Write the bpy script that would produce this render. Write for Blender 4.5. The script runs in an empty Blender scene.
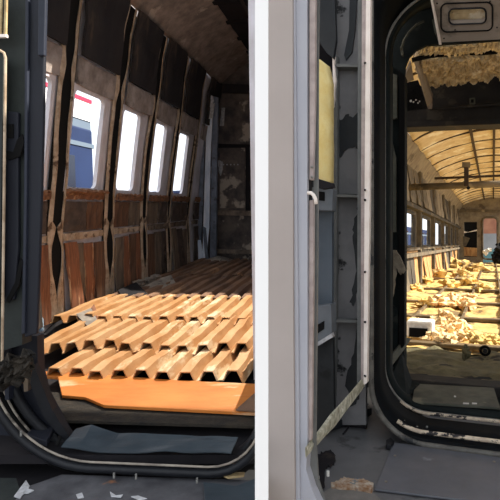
import bpy, math, random
from mathutils import Vector, noise
random.seed(7)
S = bpy.context.scene
C = S.collection
# ------------------------------------------------------------------ camera and the two carriage axes
F, CX, CY, EYE = 520.0, 300.0, 243.0, 0.97
cam_d = bpy.data.cameras.new('camera'); cam = bpy.data.objects.new('camera', cam_d); C.objects.link(cam)
cam.location = (0, 0, EYE); cam.rotation_euler = (math.pi/2, 0, 0)
cam_d.sensor_width = 36; cam_d.lens = F/500*36
cam_d.shift_x = -(CX-250)/500; cam_d.shift_y = (CY-250)/500
cam_d.clip_start = 0.02; cam_d.clip_end = 500
S.camera = cam
def frame(vx, vy):
    b = Vector(((vx-CX)/F, 1, -(vy-CY)/F)).normalized()
    a = b.cross(Vector((0,0,1))).normalized()
    return a, b, a.cross(b)
FR = {'L': frame(350, 204), 'R': frame(493, 243),
      'W': (Vector((1,0,0)), Vector((0,1,0)), Vector((0,0,1)))}
O = Vector((0, 0, EYE))
def W(fr, p):
    A, B, Cc = FR[fr]
    return O + A*p[0] + B*p[1] + Cc*p[2]
def hit(fr, x, y, ax, v):                      # where the sight line meets a plane of the carriage
    d = Vector(((x-CX)/F, 1, -(y-CY)/F))
    r = Vector([d.dot(k) for k in FR[fr]])
    return r*(v/r['abc'.index(ax)])
def nz(p, s=1.0, o=0.0): return noise.noise(Vector((p[0]*s+o, p[1]*s-o, p[2]*s+o*.7)))

# ------------------------------------------------------------------ materials
MATS = {}
def mat(name, c1, c2=None, c3=None, rough=.7, metal=0., sc=6., stretch=(1,1,1), cover=.5, cover3=.62, bump=.15, detail=8, edge=.06, spec=.3, bsc=None):
    m = bpy.data.materials.new(name); m.use_nodes = True; nt = m.node_tree; N = nt.nodes; Lk = nt.links
    b = N['Principled BSDF']; b.inputs['Roughness'].default_value = rough; b.inputs['Metallic'].default_value = metal
    b.inputs['Specular IOR Level'].default_value = spec
    tc = N.new('ShaderNodeTexCoord'); mp = N.new('ShaderNodeMapping'); mp.inputs['Scale'].default_value = stretch
    Lk.new(tc.outputs['Object'], mp.inputs['Vector'])
    def nzt(scale, off):
        n = N.new('ShaderNodeTexNoise'); n.noise_dimensions = '4D'; n.inputs['W'].default_value = off
        n.inputs['Scale'].default_value = scale; n.inputs['Detail'].default_value = detail; n.inputs['Roughness'].default_value = .62
        Lk.new(mp.outputs[0], n.inputs['Vector']); return n
    def mix(fac, A, Bc):
        x = N.new('ShaderNodeMix'); x.data_type = 'RGBA'; Lk.new(fac, x.inputs[0])
        if isinstance(A, tuple): x.inputs[6].default_value = A+(1,)
        else: Lk.new(A, x.inputs[6])
        x.inputs[7].default_value = Bc+(1,); return x.outputs[2]
    def ramp(n, lo, hi):
        r = N.new('ShaderNodeMapRange'); r.inputs[1].default_value = lo; r.inputs[2].default_value = hi
        Lk.new(n.outputs['Fac'], r.inputs[0]); return r.outputs[0]
    col = c1
    if c2: col = mix(ramp(nzt(sc, 1.3), cover-edge*2, cover+edge*2), c1, c2)
    if c3: col = mix(ramp(nzt(sc*.6, 7.7), cover3-edge*.4, cover3+edge*.4), col, c3)
    if isinstance(col, tuple): b.inputs['Base Color'].default_value = col+(1,)
    else: Lk.new(col, b.inputs['Base Color'])
    if bump:
        bn = nzt(bsc or sc*2.5, 3.1); bp = N.new('ShaderNodeBump'); bp.inputs['Strength'].default_value = bump; bp.inputs['Distance'].default_value = .02
        Lk.new(bn.outputs['Fac'], bp.inputs['Height']); Lk.new(bp.outputs[0], b.inputs['Normal'])
    MATS[name] = m; return m
def s(r, g, b):                                # sRGB 0-255 to linear
    return tuple(((v/255)/12.92 if v/255 <= .04045 else ((v/255+.055)/1.055)**2.4) for v in (r, g, b))
mat('char', s(34,31,34), s(22,21,26), s(60,52,48), sc=5, rough=.85)
mat('char_ceiling', s(44,40,42), s(30,29,34), s(62,53,48), sc=3, rough=.85, stretch=(1,.3,1))
mat('void', s(8,8,9), rough=.95, bump=0)
mat('navy', s(35,38,48), s(28,31,40), s(18,20,25), sc=4, rough=.6, stretch=(1,1,.25), cover3=.62)
mat('navy_light', s(44,49,63), s(36,41,53), sc=4, rough=.5)
mat('greengrey', s(46,52,50), s(34,39,40), s(66,70,62), sc=9, rough=.65, cover3=.66)
mat('cream', s(196,176,134), s(150,128,92), s(60,52,44), sc=22, rough=.45, cover3=.68)
mat('pillar', s(226,224,232), s(200,196,200), s(150,120,92), sc=7, rough=.6, stretch=(1,1,.5), cover3=.70)
mat('lip', s(196,178,156), s(150,130,108), s(92,72,56), sc=16, rough=.6, cover3=.6)
mat('header', s(70,62,58), s(46,42,42), s(92,80,70), sc=7, rough=.8)
mat('header_dark', s(52,47,46), s(32,31,35), s(78,66,56), sc=4, rough=.85, stretch=(1,1,.4))
mat('header_band', s(166,156,150), s(124,114,108), s(88,78,72), sc=9, rough=.75)
mat('ledge', s(150,108,78), s(100,72,56), s(184,154,122), sc=26, rough=.8, bump=.5)
mat('wood_red', s(150,100,72), s(104,70,52), s(204,168,130), sc=13, stretch=(3,3,.22), rough=.75, cover3=.62)
mat('wood_brown', s(118,88,66), s(80,60,50), s(168,132,102), sc=12, stretch=(3,3,.25), rough=.8, cover3=.64)
mat('wood_grey', s(128,112,94), s(88,78,70), s(56,50,48), sc=9, stretch=(2,2,.4), rough=.8)
mat('belt_dark', s(92,80,72), s(64,56,52), s(140,116,94), sc=10, rough=.8)
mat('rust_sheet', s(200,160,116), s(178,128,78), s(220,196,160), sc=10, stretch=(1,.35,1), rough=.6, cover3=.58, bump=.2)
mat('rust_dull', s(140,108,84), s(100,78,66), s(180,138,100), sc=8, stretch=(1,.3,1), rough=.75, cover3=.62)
mat('orange_plate', s(206,128,58), s(186,104,38), s(216,176,134), sc=7, stretch=(.4,1,1), rough=.55, cover3=.58)
mat('end_wall', s(112,102,94), s(68,64,66), s(176,164,150), sc=6, rough=.85, cover3=.58)
mat('end_rail', s(150,134,118), s(100,90,82), sc=14, rough=.8)
mat('cove', s(160,146,136), s(120,110,104), s(180,166,154), sc=9, rough=.85)
mat('paleblue', s(238,244,254), s(200,214,234), s(130,140,156), sc=11, stretch=(1,1,.3), rough=.4, cover3=.68)
mat('steelblue', s(116,124,140), s(84,92,104), s(60,58,60), sc=9, rough=.5)
mat('silver', s(196,198,202), s(150,150,152), sc=30, rough=.4)
mat('black_metal', s(30,32,37), s(20,22,27), s(64,66,70), sc=9, rough=.5, cover3=.7)
mat('black_scuffed', s(40,44,50), s(28,30,36), s(176,170,156), sc=16, rough=.5, cover3=.665)
mat('teal_plate', s(64,73,80), s(46,54,61), s(128,140,146), sc=5, stretch=(.5,1,1), rough=.3, cover3=.64)
mat('threshold', s(92,92,96), s(64,64,68), s(150,104,72), sc=9, rough=.5, cover3=.62)
mat('bolt', s(150,150,146), s(110,108,104), sc=60, rough=.4)
mat('debris_shade_brown', s(56,50,42), s(34,32,30), s(84,74,60), sc=18, rough=.9, bump=.6)
mat('greymetal', s(158,150,138), s(122,114,106), s(84,78,72), sc=14, rough=.6)
mat('border_white', s(253,253,253), rough=.6, bump=0)
mat('taupe', s(182,172,167), s(176,166,161), rough=.6, sc=3, bump=.02)
mat('jamb', s(182,183,191), s(174,176,186), sc=4, rough=.5, bump=.02)
mat('pinktrim', s(188,174,170), s(160,146,142), s(92,76,74), sc=18, rough=.45, cover3=.7, bump=.05)
mat('palestrip', s(252,242,234), s(238,226,216), s(130,110,100), sc=12, rough=.5, cover3=.74, bump=.05)
mat('stripgrey', s(120,121,119), s(104,106,105), s(66,66,64), sc=14, rough=.5, cover3=.7)
mat('locker', s(122,121,122), s(110,110,112), s(32,33,34), sc=5, rough=.6, cover3=.6, edge=.03, bump=.04)
mat('locker_dark', s(44,47,50), s(34,37,40), s(24,26,28), sc=6, rough=.5, bump=.04)
mat('locker_side', s(84,94,104), s(72,82,92), s(52,58,64), sc=5, rough=.4, bump=.04)
mat('yellowfoam', s(254,236,168), s(248,222,142), s(226,188,106), sc=12, rough=.85, cover3=.66, bump=.35)
mat('boxgrey', s(110,116,122), s(96,102,108), sc=9, rough=.5, bump=.04)
mat('corroded', s(226,224,206), s(150,148,120), s(248,246,236), sc=38, rough=.5, bump=.7)
mat('rubber', s(18,22,26), s(12,15,18), s(34,38,42), sc=9, rough=.9, cover3=.72, spec=.08)
mat('framegrey', s(110,108,102), s(80,78,74), s(40,42,44), sc=14, rough=.5, cover3=.58)
mat('peeled', s(196,178,158), s(220,204,180), s(46,44,46), sc=26, rough=.6, cover3=.52, edge=.03)
mat('deepgreen', s(34,40,40), s(24,29,30), s(54,58,54), sc=6, rough=.85, spec=.1)
mat('side_panel', s(104,104,92), s(76,78,70), s(128,124,106), sc=8, rough=.75)
mat('paper', s(150,140,122), s(118,108,94), s(84,76,66), sc=18, rough=.9, bump=.4)
mat('floorgrey', s(110,110,112), s(96,97,99), s(66,66,67), sc=5, rough=.6, cover3=.62, bump=.08)
mat('floorlip', s(134,130,126), s(116,114,110), sc=14, rough=.6)
mat('plate', s(106,108,115), s(94,97,104), s(140,143,148), sc=5, rough=.5, cover3=.66, bump=.05)
mat('paintchunk', s(206,196,180), s(150,110,76), s(96,112,124), sc=34, rough=.7, cover=.48, cover3=.56, bump=.5)
mat('hatch', s(158,148,138), s(144,134,124), s(120,112,104), sc=6, rough=.55, bump=.05)
mat('foil', s(244,228,192), s(206,184,142), s(252,244,224), sc=10, rough=.32, metal=.25, bump=.6, bsc=30)
mat('foil_dim', s(150,132,104), s(104,92,76), s(66,60,54), sc=12, rough=.5, metal=.2, bump=.8, bsc=22)
mat('beam_dark', s(50,48,45), s(36,35,35), s(70,65,58), sc=7, rough=.8)
mat('roof_foam', s(232,216,184), s(212,190,150), s(246,238,218), sc=4.5, rough=.9, cover3=.56, bump=1.0, bsc=6)
mat('roof_rib', s(78,62,48), s(54,44,36), sc=6, rough=.8)
mat('R_cove', s(150,138,116), s(120,108,92), s(96,84,70), sc=4, rough=.8)
mat('R_wall', s(120,108,88), s(86,78,66), s(150,136,108), sc=3.5, rough=.85)
mat('R_wall_dark', s(84,76,64), s(58,54,48), s(116,104,84), sc=3, rough=.85)
mat('R_board', s(196,152,100), s(150,108,66), s(214,184,130), sc=4, stretch=(2,2,.5), rough=.8)
mat('wool', s(228,196,126), s(194,162,100), s(124,104,72), sc=5, rough=.95, cover3=.56, bump=1.0)
mat('wool_shade', s(118,112,84), s(88,84,66), s(58,54,46), sc=7, rough=.95, bump=.9)  # darker copy of the wool, with the shade put into its colour
mat('foam_white', s(244,222,180), s(232,196,136), s(222,158,98), sc=9, rough=.9, cover3=.57, bump=.6)
mat('floor_band', s(120,102,74), s(88,74,56), s(160,138,100), sc=6, rough=.85)
mat('plain_white', s(236,236,232), s(214,212,206), sc=20, rough=.7)
mat('coach_blue', s(26,44,82), s(20,36,70), sc=.6, rough=.6, bump=0)
mat('ringgrey', s(150,148,142), s(112,110,106), s(60,60,60), sc=14, rough=.6)
mat('coach_pale', s(92,106,122), s(98,112,126), sc=.6, rough=.6, bump=0)
mat('coach_white', s(240,240,244), rough=.5, bump=0)
mat('coach_red', s(206,40,70), rough=.5, bump=0)
mat('coach_glass', s(28,36,52), rough=.2, bump=0)
mat('ground', s(128,122,114), s(104,98,90), sc=2, rough=.95)
mat('brick', s(168,116,88), s(146,96,74), s(190,146,116), sc=1.2, rough=.9)
mat('teal', s(96,136,136), s(84,122,124), sc=.8, rough=.7)
mat('concrete', s(150,148,146), s(136,134,132), sc=.8, rough=.9)
mat('blueplastic', s(150,190,226), s(214,230,240), sc=40, rough=.2)

# ------------------------------------------------------------------ mesh builder
ORG = {}
class MB:
    def __init__(self, fr): self.fr = fr; self.v = []; self.f = []
    def add(self, vs, fs):
        n = len(self.v); self.v += [Vector(p) for p in vs]; self.f += [tuple(i+n for i in f) for f in fs]; return self
    def box(self, a0, a1, b0, b1, c0, c1, tw=None):
        vs = [(a, b, c) for a in (a0, a1) for b in (b0, b1) for c in (c0, c1)]
        if tw: vs = [tw(Vector(p)) for p in vs]
        return self.add(vs, [(0,1,3,2),(4,6,7,5),(0,4,5,1),(2,3,7,6),(0,2,6,4),(1,5,7,3)])
    def prism(self, pts, off):
        n = len(pts); off = Vector(off); p = [Vector(q) for q in pts]
        return self.add(p+[q+off for q in p], [tuple(range(n)), tuple(range(2*n-1, n-1, -1))]+[(i, i+n, (i+1) % n+n, (i+1) % n) for i in range(n)])
    def px(self, pts, ax, v, depth):           # outline measured on a plane, given its real thickness
        off = [0, 0, 0]; off['abc'.index(ax)] = depth
        return self.prism([hit(self.fr, x, y, ax, v) for x, y in pts], off)
    def tube(self, pts, r, n=10, closed=False, ry=None):
        pts = [Vector(p) for p in pts]; m = len(pts); rings = []; ry = ry or r
        for i, p in enumerate(pts):
            t = (pts[(i+1) % m if closed else min(i+1, m-1)]-pts[(i-1) if (closed or i) else 0]).normalized()
            up = Vector((0,1,0)) if abs(t.y) < .8 else Vector((0,0,1))
            u = t.cross(up).normalized(); w = u.cross(t)
            rr = r(i/(m-1)) if callable(r) else r; rw = rr if callable(r) else ry
            rings.append([p+u*math.cos(k*2*math.pi/n)*rr+w*math.sin(k*2*math.pi/n)*rw for k in range(n)])
        vs = [q for g in rings for q in g]; fs = []
        for i in range(m if closed else m-1):
            j = (i+1) % m
            for k in range(n): fs.append((i*n+k, i*n+(k+1) % n, j*n+(k+1) % n, j*n+k))
        if not closed: fs += [tuple(range(n))[::-1], tuple(range((m-1)*n, m*n))]
        return self.add(vs, fs)
    def bar(self, p, q, w, h):                 # rectangular bar
        p = Vector(p); q = Vector(q); t = (q-p).normalized(); up = Vector((0,0,1)) if abs(t.z) < .8 else Vector((0,1,0))
        u = t.cross(up).normalized()*w/2; k = u.normalized().cross(t)*h/2
        return self.add([p-u-k, p+u-k, p+u+k, p-u+k, q-u-k, q+u-k, q+u+k, q-u+k],
                        [(3,2,1,0),(4,5,6,7),(0,1,5,4),(1,2,6,5),(2,3,7,6),(3,0,4,7)])
    def grid(self, fn, nu, nv, skip=None):
        vs = [fn(i/nu, j/nv) for i in range(nu+1) for j in range(nv+1)]
        fs = [(i*(nv+1)+j, (i+1)*(nv+1)+j, (i+1)*(nv+1)+j+1, i*(nv+1)+j+1) for i in range(nu) for j in range(nv) if not (skip and skip(i, j))]
        return self.add(vs, fs)
    def blob(self, c, r, seed=0, rough=.35, nu=12, nv=8, sq=(1,1,1)):
        c = Vector(c); vs = []; fs = []
        for j in range(nv+1):
            th = math.pi*j/nv
            for i in range(nu):
                ph = 2*math.pi*i/nu; d = Vector((math.sin(th)*math.cos(ph), math.sin(th)*math.sin(ph), math.cos(th)))
                k = r*(1+rough*2*nz(d, 1.6, seed)+rough*nz(d, 4.2, seed+5))
                vs.append(c+Vector((d.x*sq[0], d.y*sq[1], d.z*sq[2]))*k)
        for j in range(nv):
            for i in range(nu): fs.append((j*nu+i, (j+1)*nu+i, (j+1)*nu+(i+1) % nu, j*nu+(i+1) % nu))
        return self.add(vs, fs)
    def build(self, name, m, parent=None, smooth=False, bevel=0, solid=0, warp=None):
        if warp: self.v = [warp(p) for p in self.v]
        w = [W(self.fr, p) for p in self.v]
        o = Vector(((min(p.x for p in w)+max(p.x for p in w))/2, (min(p.y for p in w)+max(p.y for p in w))/2, min(p.z for p in w)))
        me = bpy.data.meshes.new(name); me.from_pydata([p-o for p in w], [], self.f)
        import bmesh
        bm = bmesh.new(); bm.from_mesh(me); bmesh.ops.remove_doubles(bm, verts=bm.verts, dist=1e-6)
        bmesh.ops.recalc_face_normals(bm, faces=bm.faces); bm.to_mesh(me); bm.free()
        me.materials.append(MATS[m])
        if smooth: me.polygons.foreach_set('use_smooth', [True]*len(me.polygons))
        ob = bpy.data.objects.new(name, me); C.objects.link(ob)
        if parent: ob.parent = parent; ob.location = o-ORG[parent.name]
        else: ob.location = o
        ORG[ob.name] = o
        if solid:
            k = ob.modifiers.new('thickness', 'SOLIDIFY'); k.thickness = abs(solid); k.offset = -1 if solid > 0 else 1
        if bevel:
            k = ob.modifiers.new('bevel', 'BEVEL'); k.width = bevel; k.segments = 2; k.limit_method = 'ANGLE'
        return ob
def tag(o, label, cat, group=None, kind=None):
    o['label'] = label
    if cat: o['category'] = cat
    if group: o['group'] = group
    if kind: o['kind'] = kind
    return o
def struct(o, label, cat='structure'):
    o['kind'] = 'structure'; o['label'] = label; o['category'] = cat; return o
def thing(name, fr, p, label, cat, group=None):
    o = bpy.data.objects.new(name, None); C.objects.link(o); o.empty_display_size = .05
    w = W(fr, p); o.location = w; ORG[o.name] = w; return tag(o, label, cat, group)
def rrect(a0, a1, c0, c1, r, b, n=10, open_top=False):   # rounded rectangle path at depth b, anticlockwise from top-left
    pts = []
    for (ca, cc, t0) in ((a0+r, c0+r, 180), (a1-r, c0+r, 270), (a1-r, c1-r, 0), (a0+r, c1-r, 90)):
        for k in range(n+1):
            t = math.radians(t0+90*k/n); pts.append(Vector((ca+r*math.cos(t), b, cc+r*math.sin(t))))
    return pts

# ================================================================== LEFT CARRIAGE (gutted saloon with the rusty deck)
L = 'L'
PROF = [(-.85,-1.87),(-.15,-1.868),(.1,-1.845),(.48,-1.792),(.86,-1.73),(1.3,-1.672),(1.5,-1.62)]
def prof(c):
    for (c0, a0), (c1, a1) in zip(PROF, PROF[1:]):
        if c <= c1: return a0+(a1-a0)*(c-c0)/(c1-c0)
    return PROF[-1][1]
WIN = [(2.55,2.97),(3.215,3.63),(3.93,4.27),(4.60,4.90),(5.25,5.58)]
SILL, HEAD = .116, .757
def skin(mb, b0, b1, c0, c1, off=-.012, n=None):
    n = n or max(1, int((c1-c0)/.12))
    mb.grid(lambda u, v: Vector((prof(c0+(c1-c0)*v)+off, b0+(b1-b0)*u, c0+(c1-c0)*v)), 1, n)
w = MB(L)
skin(w, 1.5, 6.62, -.85, SILL); skin(w, 1.5, 6.62, HEAD, 1.5)
bs = [1.5]+[x for p in WIN for x in p]+[6.62]
for i in range(0, len(bs), 2): skin(w, bs[i], bs[i+1], SILL, HEAD)
wl = struct(w.build('wall_left', 'pillar', solid=-.016), 'stripped grey steel side wall of the left carriage with five window openings', 'wall')
wl.modifiers['thickness'].offset = 0
# window surrounds with rounded corners
for i, (b0, b1) in enumerate(WIN):
    w = MB(L); n = 40; inn = rrect(b0+.008, b1-.008, SILL+.008, HEAD-.008, .05, 0, 8)
    bc, cc = (b0+b1)/2, (SILL+HEAD)/2; vs = []
    for p in inn:
        b, c = p.x, p.z; db, dc = b-bc, c-cc; hb, hc = (b1-b0)/2+.022, (HEAD-SILL)/2+.022
        if abs(abs(db)/hb) > .999 or abs(dc) < (HEAD-SILL)/2-.06: ob, oc = bc+math.copysign(hb, db), c
        elif abs(db) < (b1-b0)/2-.06: ob, oc = b, cc+math.copysign(hc, dc)
        else: ob, oc = bc+math.copysign(hb, db), cc+math.copysign(hc, dc)
        vs += [(prof(c)+.012, b, c), (prof(oc)+.012, ob, oc), (prof(c)-.012, b, c)]
    m = len(inn); fs = []
    for k in range(m):
        j = (k+1) % m; fs += [(3*k, 3*j, 3*j+1, 3*k+1), (3*k, 3*k+2, 3*j+2, 3*j)]
    w.add(vs, fs)
    struct(w.build('window_%d' % (i+1), 'pillar'), 'rounded steel window opening without glass in the left carriage wall', 'window')
# ribs: two lips with a torn black slot between them
RIB = [(2.43,.07),(3.12,.068),(3.84,.064),(4.52,.056),(5.17,.046),(5.82,.042)]
for i, (b0, hw) in enumerate(RIB):
    def wid(c, i=i, hw=hw):
        k = 1.0
        if c < -.12: k = .15+.85*min(1, abs(c+.14)/.12)
        if c < -.42: k *= max(0, (c+.60)/.18)
        if .72 < c < 1.0: k *= .55+.45*min(1, abs(c-.86)/.12)
        return max(.003, hw*(k*.78+.22*nz((c*5, i*3.1, 0)))+.0) if c > -.6 else .003
    def ctr(c, i=i, b0=b0): return b0+.018*math.sin(c*4+i)+.012*nz((c*3, i, 4))
    c0, c1 = -.72, 1.48; nn = 60
    bk = MB(L).grid(lambda u, v: Vector((prof(c0+(c1-c0)*v)+.006, b0-hw-.02+(2*hw+.04)*u, c0+(c1-c0)*v)), 1, 24)
    r = bk.build('rib_recess', 'void', wl, solid=.003)
    for sd in (-1, 1):
        lip = MB(L)
        def fn(u, v, sd=sd):
            c = c0+(c1-c0)*v; e = ctr(c)+sd*wid(c); out = ctr(c)+sd*(hw+(.016 if sd < 0 else .020))
            return Vector((prof(c)+.016-(.008 if u > .5 else 0), e+(out-e)*u, c))
        lip.grid(fn, 2, nn)
        lip.build('rib', 'lip' , wl, solid=.006)
# header panels between ribs
bay = [(1.6,2.40)]+[(RIB[i][0]+RIB[i][1]+.025, RIB[i+1][0]-RIB[i+1][1]-.04) for i in range(5)]+[(6.01,6.5)]
for i, (b0, b1) in enumerate(bay):
    t = thing('header_panel', L, (-1.7,(b0+b1)/2,.77), ['','charred header panel over the sliver of window beside the dark door post','charred header panel over the window showing the blue coach','charred header panel over the third window from the door post','charred header panel over the fourth window from the door post','charred header panel over the last narrow window','charred header panel at the end wall'][i] or 'charred header panel hidden behind the dark door post', 'wall panel', 'charred header panels')
    MB(L).grid(lambda u, v: Vector((prof(.95+.53*v)+.03+.012*nz((u*3+i, v*4, 1)), b0+(b1-b0)*u, .95+.53*v)), 8, 10).build('dark_board', 'header_dark', t, solid=.02)
    MB(L).grid(lambda u, v: Vector((prof(.775+.17*v)+.022+.012*nz((u*4+i, v*2, 7)), b0+(b1-b0)*u, .775+.17*v-.01*math.sin(u*3))), 8, 4).build('band', 'header_band', t, solid=.02)
# lower lining
LB = ['lower wall lining hidden behind the dark door post','lower wall lining beside the dark door post, mostly pale split boards','lower wall lining under the window with the blue coach, red-brown boards','lower wall lining under the third window from the door post','lower wall lining under the fourth window from the door post','lower wall lining under the last narrow window','lower wall lining against the end wall']
for i, (b0, b1) in enumerate(bay):
    t = thing('lining_panel', L, (-1.85,(b0+b1)/2,-.72), LB[i], 'wall panel', 'wooden lining under the windows')
    mats = ['wood_red','wood_brown','wood_red','wood_grey'] if i < 4 else ['wood_brown','wood_grey','belt_dark','wood_grey']
    nb = 4 if i in (1,2,3) else 3
    random.seed(20+i); cuts = sorted([b0+(b1-b0)*(k+random.uniform(-.18,.18))/nb for k in range(1, nb)])
    cuts = [b0]+cuts+[b1]
    for k in range(nb):
        x0, x1 = cuts[k]+.004, cuts[k+1]-.004; tip = random.uniform(-.012,.03); top = -.235-random.uniform(0,.03)
        MB(L).grid(lambda u, v: Vector((-1.868+.022+tip*(1-v)*1.4+.012*nz((u*3+k*5, v*3, i)), x0+(x1-x0)*u+.012*nz((v*4, k, i)), -.72+(top+.72)*v)), 4, 10).build('board', mats[(k+i) % 4], t, solid=.012)
    MB(L).grid(lambda u, v: Vector((-1.845+.014*nz((u*9+i, v, 3)), b0+(b1-b0)*u, -.225+.045*v+.008*nz((u*6, v*2, i)))), 12, 2).build('rail', 'lip' if i < 4 else 'wood_grey', t, solid=.03)
    nb2 = 2
    for k in range(nb2):
        x0 = b0+(b1-b0)*(k*.55); x1 = b0+(b1-b0)*(.53 if k == 0 else 1)
        MB(L).grid(lambda u, v: Vector((prof(-.17+.2*v)+.02+.012*nz((u*3, v*3, i+k)), x0+(x1-x0)*u, -.17+.2*v)), 4, 5).build('belt_board', ['wood_brown','wood_grey','belt_dark'][(i+k) % 3] if i < 5 else 'belt_dark', t, solid=.012)
    MB(L).grid(lambda u, v: Vector((-1.83+.03*v+.01*nz((u*12+i, v*3, 3)), b0+(b1-b0)*u, .045+.05*math.sin(v*2.2)+.014*nz((u*11, v*4, i)))), 26, 5).build('ledge', 'ledge', t, solid=.02)
# cove and ceiling
cv = MB(L).grid(lambda u, v: Vector((-1.62+.44*math.sin(v*1.45)**1.3+.0, 2.6+4.0*u, 1.49+.30*math.sin(v*1.57)+.012*nz((u*14, v*5, 2)))), 50, 8)
struct(cv.build('trim_1', 'cove', smooth=True, solid=.01), 'burnt curved cove running along the top of the left carriage wall', 'cove')
cl = MB(L); cl.box(-1.22, -.40, 4.42, 6.56, 1.79, 1.84)
ce = struct(cl.build('ceiling', 'char_ceiling'), 'soot-black ceiling of the left carriage', 'ceiling')
for k in range(2): MB(L).box(-.95+.33*k, -.92+.33*k, 4.45, 6.6, 1.76, 1.79).build('ceiling_batten', 'header', ce)
for k in range(4): MB(L).box(-1.2, -.44, 4.6+.5*k, 4.66+.5*k, 1.765, 1.79).build('ceiling_bow', 'char', ce)
struct(MB(L).box(-1.95, -.42, 1.3, 3.50, 1.79, 1.84).build('ceiling', 'char_ceiling'), 'unseen soot-black ceiling of the left carriage just inside its doorway', 'ceiling')  # unseen; the gap beyond it is added to let the spot's light in
struct(MB(L).box(-.44, -.38, 3.3, 4.6, 1.84, 2.75).build('sun_block', 'char'), 'upstand added out of view to keep the sun off the left wall', 'sunshade')  # added board out of view, keeps the sun off the left wall
struct(MB(L).box(-.44, -.40, 2.3, 4.4, -.85, 1.0).box(-.44, -.40, 4.4, 6.5, -.85, 1.79).build('unseen_bounce_wall', 'pillar'), 'unseen right side wall of the left carriage, pale to bounce light', 'wall')  # unseen wall, made pale to bounce light and low in front to admit it
# end wall
ew = MB(L).box(-1.9, -.40, 6.5, 6.56, -.85, 1.79)
ew = struct(ew.build('wall_back', 'end_wall'), 'charred end wall of the left carriage with flaking paint', 'wall')
def bp(name, pts, b, d, m, parent, **k): return MB(L).px(pts, 'b', b, -d).build(name, m, parent, **k)
bp('rail', [(215,210),(262,211),(262,216),(215,215)], 6.5, .04, 'end_rail', ew)
bp('rail', [(216,249),(262,250),(262,254),(216,253)], 6.5, .04, 'end_rail', ew)
bp('upright', [(246,146),(250,146),(250,211),(246,211)], 6.5, .03, 'char', ew)
bp('upper_panel', [(220,147),(245,148),(245,208),(220,208)], 6.5, .012, 'end_wall', ew)
bp('crossbar', [(216,144),(262,145),(262,148),(216,148)], 6.5, .03, 'char', ew)
bp('door_header', [(203,84),(262,86),(262,94),(204,93)], 6.5, .06, 'header_dark', ew)
for k in range(5): MB(L).blob(hit(L, 223.5+3.6*k, 164.6, 'b', 6.47), .009, k, .1, 8, 5).build('rivet', 'silver', ew)
bp('scab', [(219,160),(223,162),(223,170),(221,176),(219,172)], 6.47, .02, 'silver', ew)
# pale locker / door edge beside the end wall
t = thing('partition_post', L, (-1.72,6.2,-.68), 'tall pale blue peeling partition post standing at the end of the left carriage', 'post')
bp('post_face', [(208,97),(214,99),(211,160),(210,225),(207,258),(203,259),(204,225),(206,160)], 6.2, .03, 'paleblue', t)
bp('post_edge', [(214,97),(219,98),(218,160),(217,262),(211,262),(212,200)], 6.22, .05, 'steelblue', t)
bp('inner_edge', [(203,130),(206,130),(204,200),(201,263),(197,263),(200,200)], 6.24, .05, 'steelblue', t)
bp('torn_strip', [(203,226),(206,228),(209,262),(206,262)], 6.17, .02, 'steelblue', t)
bp('foot_strip', [(198,240),(201,240),(204,262),(199,262)], 6.15, .02, 'paleblue', t)
t = thing('torn_metal', L, (-1.66,6.1,1.2), 'torn silver metal scrap hanging at the top of the pale post', 'scrap')
bp('flap', [(209,95),(213,96),(214,101),(211,108),(208,104)], 6.1, .01, 'silver', t)
bp('flap', [(211,105),(215,103),(213,118),(209,119)], 6.12, .012, 'silver', t)
tag(bp('torn_metal', [(222,108),(225,108),(224,126),(220,126)], 6.5, .015, 'silver', None), 'narrow silver scrap hanging right of the pale post', 'scrap')
tag(bp('curved_hook', [(218,160),(220,163),(222,172),(220,170),(217,163)], 6.5, .02, 'paleblue', None), 'small white hooked scrap on the right of the pale post', 'scrap')
# rubble by the end wall
t = MB(L); 
t.px([(197,262),(215,257),(232,262),(230,268),(198,267)], 'b', 6.0, .2)
tag(t.build('broken_block', 'greymetal', bevel=.01), 'low grey broken block at the foot of the pale post', 'rubble')
tag(MB(L).px([(232,266),(262,263),(262,268),(232,269)], 'b', 5.95, .12).build('plank', 'rust_dull'), 'flat rusty plank lying along the end wall', 'plank')

# ---- deck: base floor and corrugated sheets
fl = MB(L)
fl.px([(-60,330),(262,305),(262,455),(-60,455)], 'c', -.80, -.03)
fl.box(-1.9, -.44, 2.9, 6.5, -.80, -.77)
struct(fl.build('floor', 'char'), 'black burnt sub-floor under the rusty sheets', 'floor')
def amax(b): return min(hit(L, 261, 300, 'b', b).x if b < 2.25 else 1, -.445)
def corr(name, m, label, b0, b1, a0, c, pitch=.10, h=.035, ph=0, jag=.02, lift=None, drop=0):
    w = MB(L); a1 = amax((b0+b1)/2)
    n = int((a1-a0)/pitch)+1; nb = 14; prof_ = [(0,0),(.10,0),(.27,1),(.74,1),(.93,0)]
    pts = []
    for k in range(n):
        for (x, z) in prof_: pts.append((a0+(k+x)*pitch, z, k))
    vs = []; cols = len(pts)
    for j in range(nb+1):
        v = j/nb
        for (a, z, k) in pts:
            bb = b0+(b1-b0)*v+(jag*nz((k*1.7+ph, 3, 1))*2*(1-v))+jag*.5*nz((k*2.3, 9, ph))*v
            cc = c+z*h*(1-.15*nz((k, v*4, ph)))+.006*nz((k*.8, v*3, 2+ph))-drop*v
            cc += .012*nz((a*3, v*2, ph))
            if lift: cc += lift(a, v)
            if a > amax(bb): a = amax(bb)
            vs.append((a, bb, cc))
    fs = [(j*cols+i, j*cols+i+1, (j+1)*cols+i+1, (j+1)*cols+i) for j in range(nb) for i in range(cols-1)]
    w.add(vs, fs); o = w.build(name, m, solid=.006)
    return tag(o, label, 'corrugated sheet', 'corrugated deck sheets')
corr('corrugated_sheet', 'rust_sheet', 'nearest rusty corrugated deck sheet, just behind the flat orange plate', 2.10, 2.56, -1.33, -.742, .098, .042, ph=1)
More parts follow.
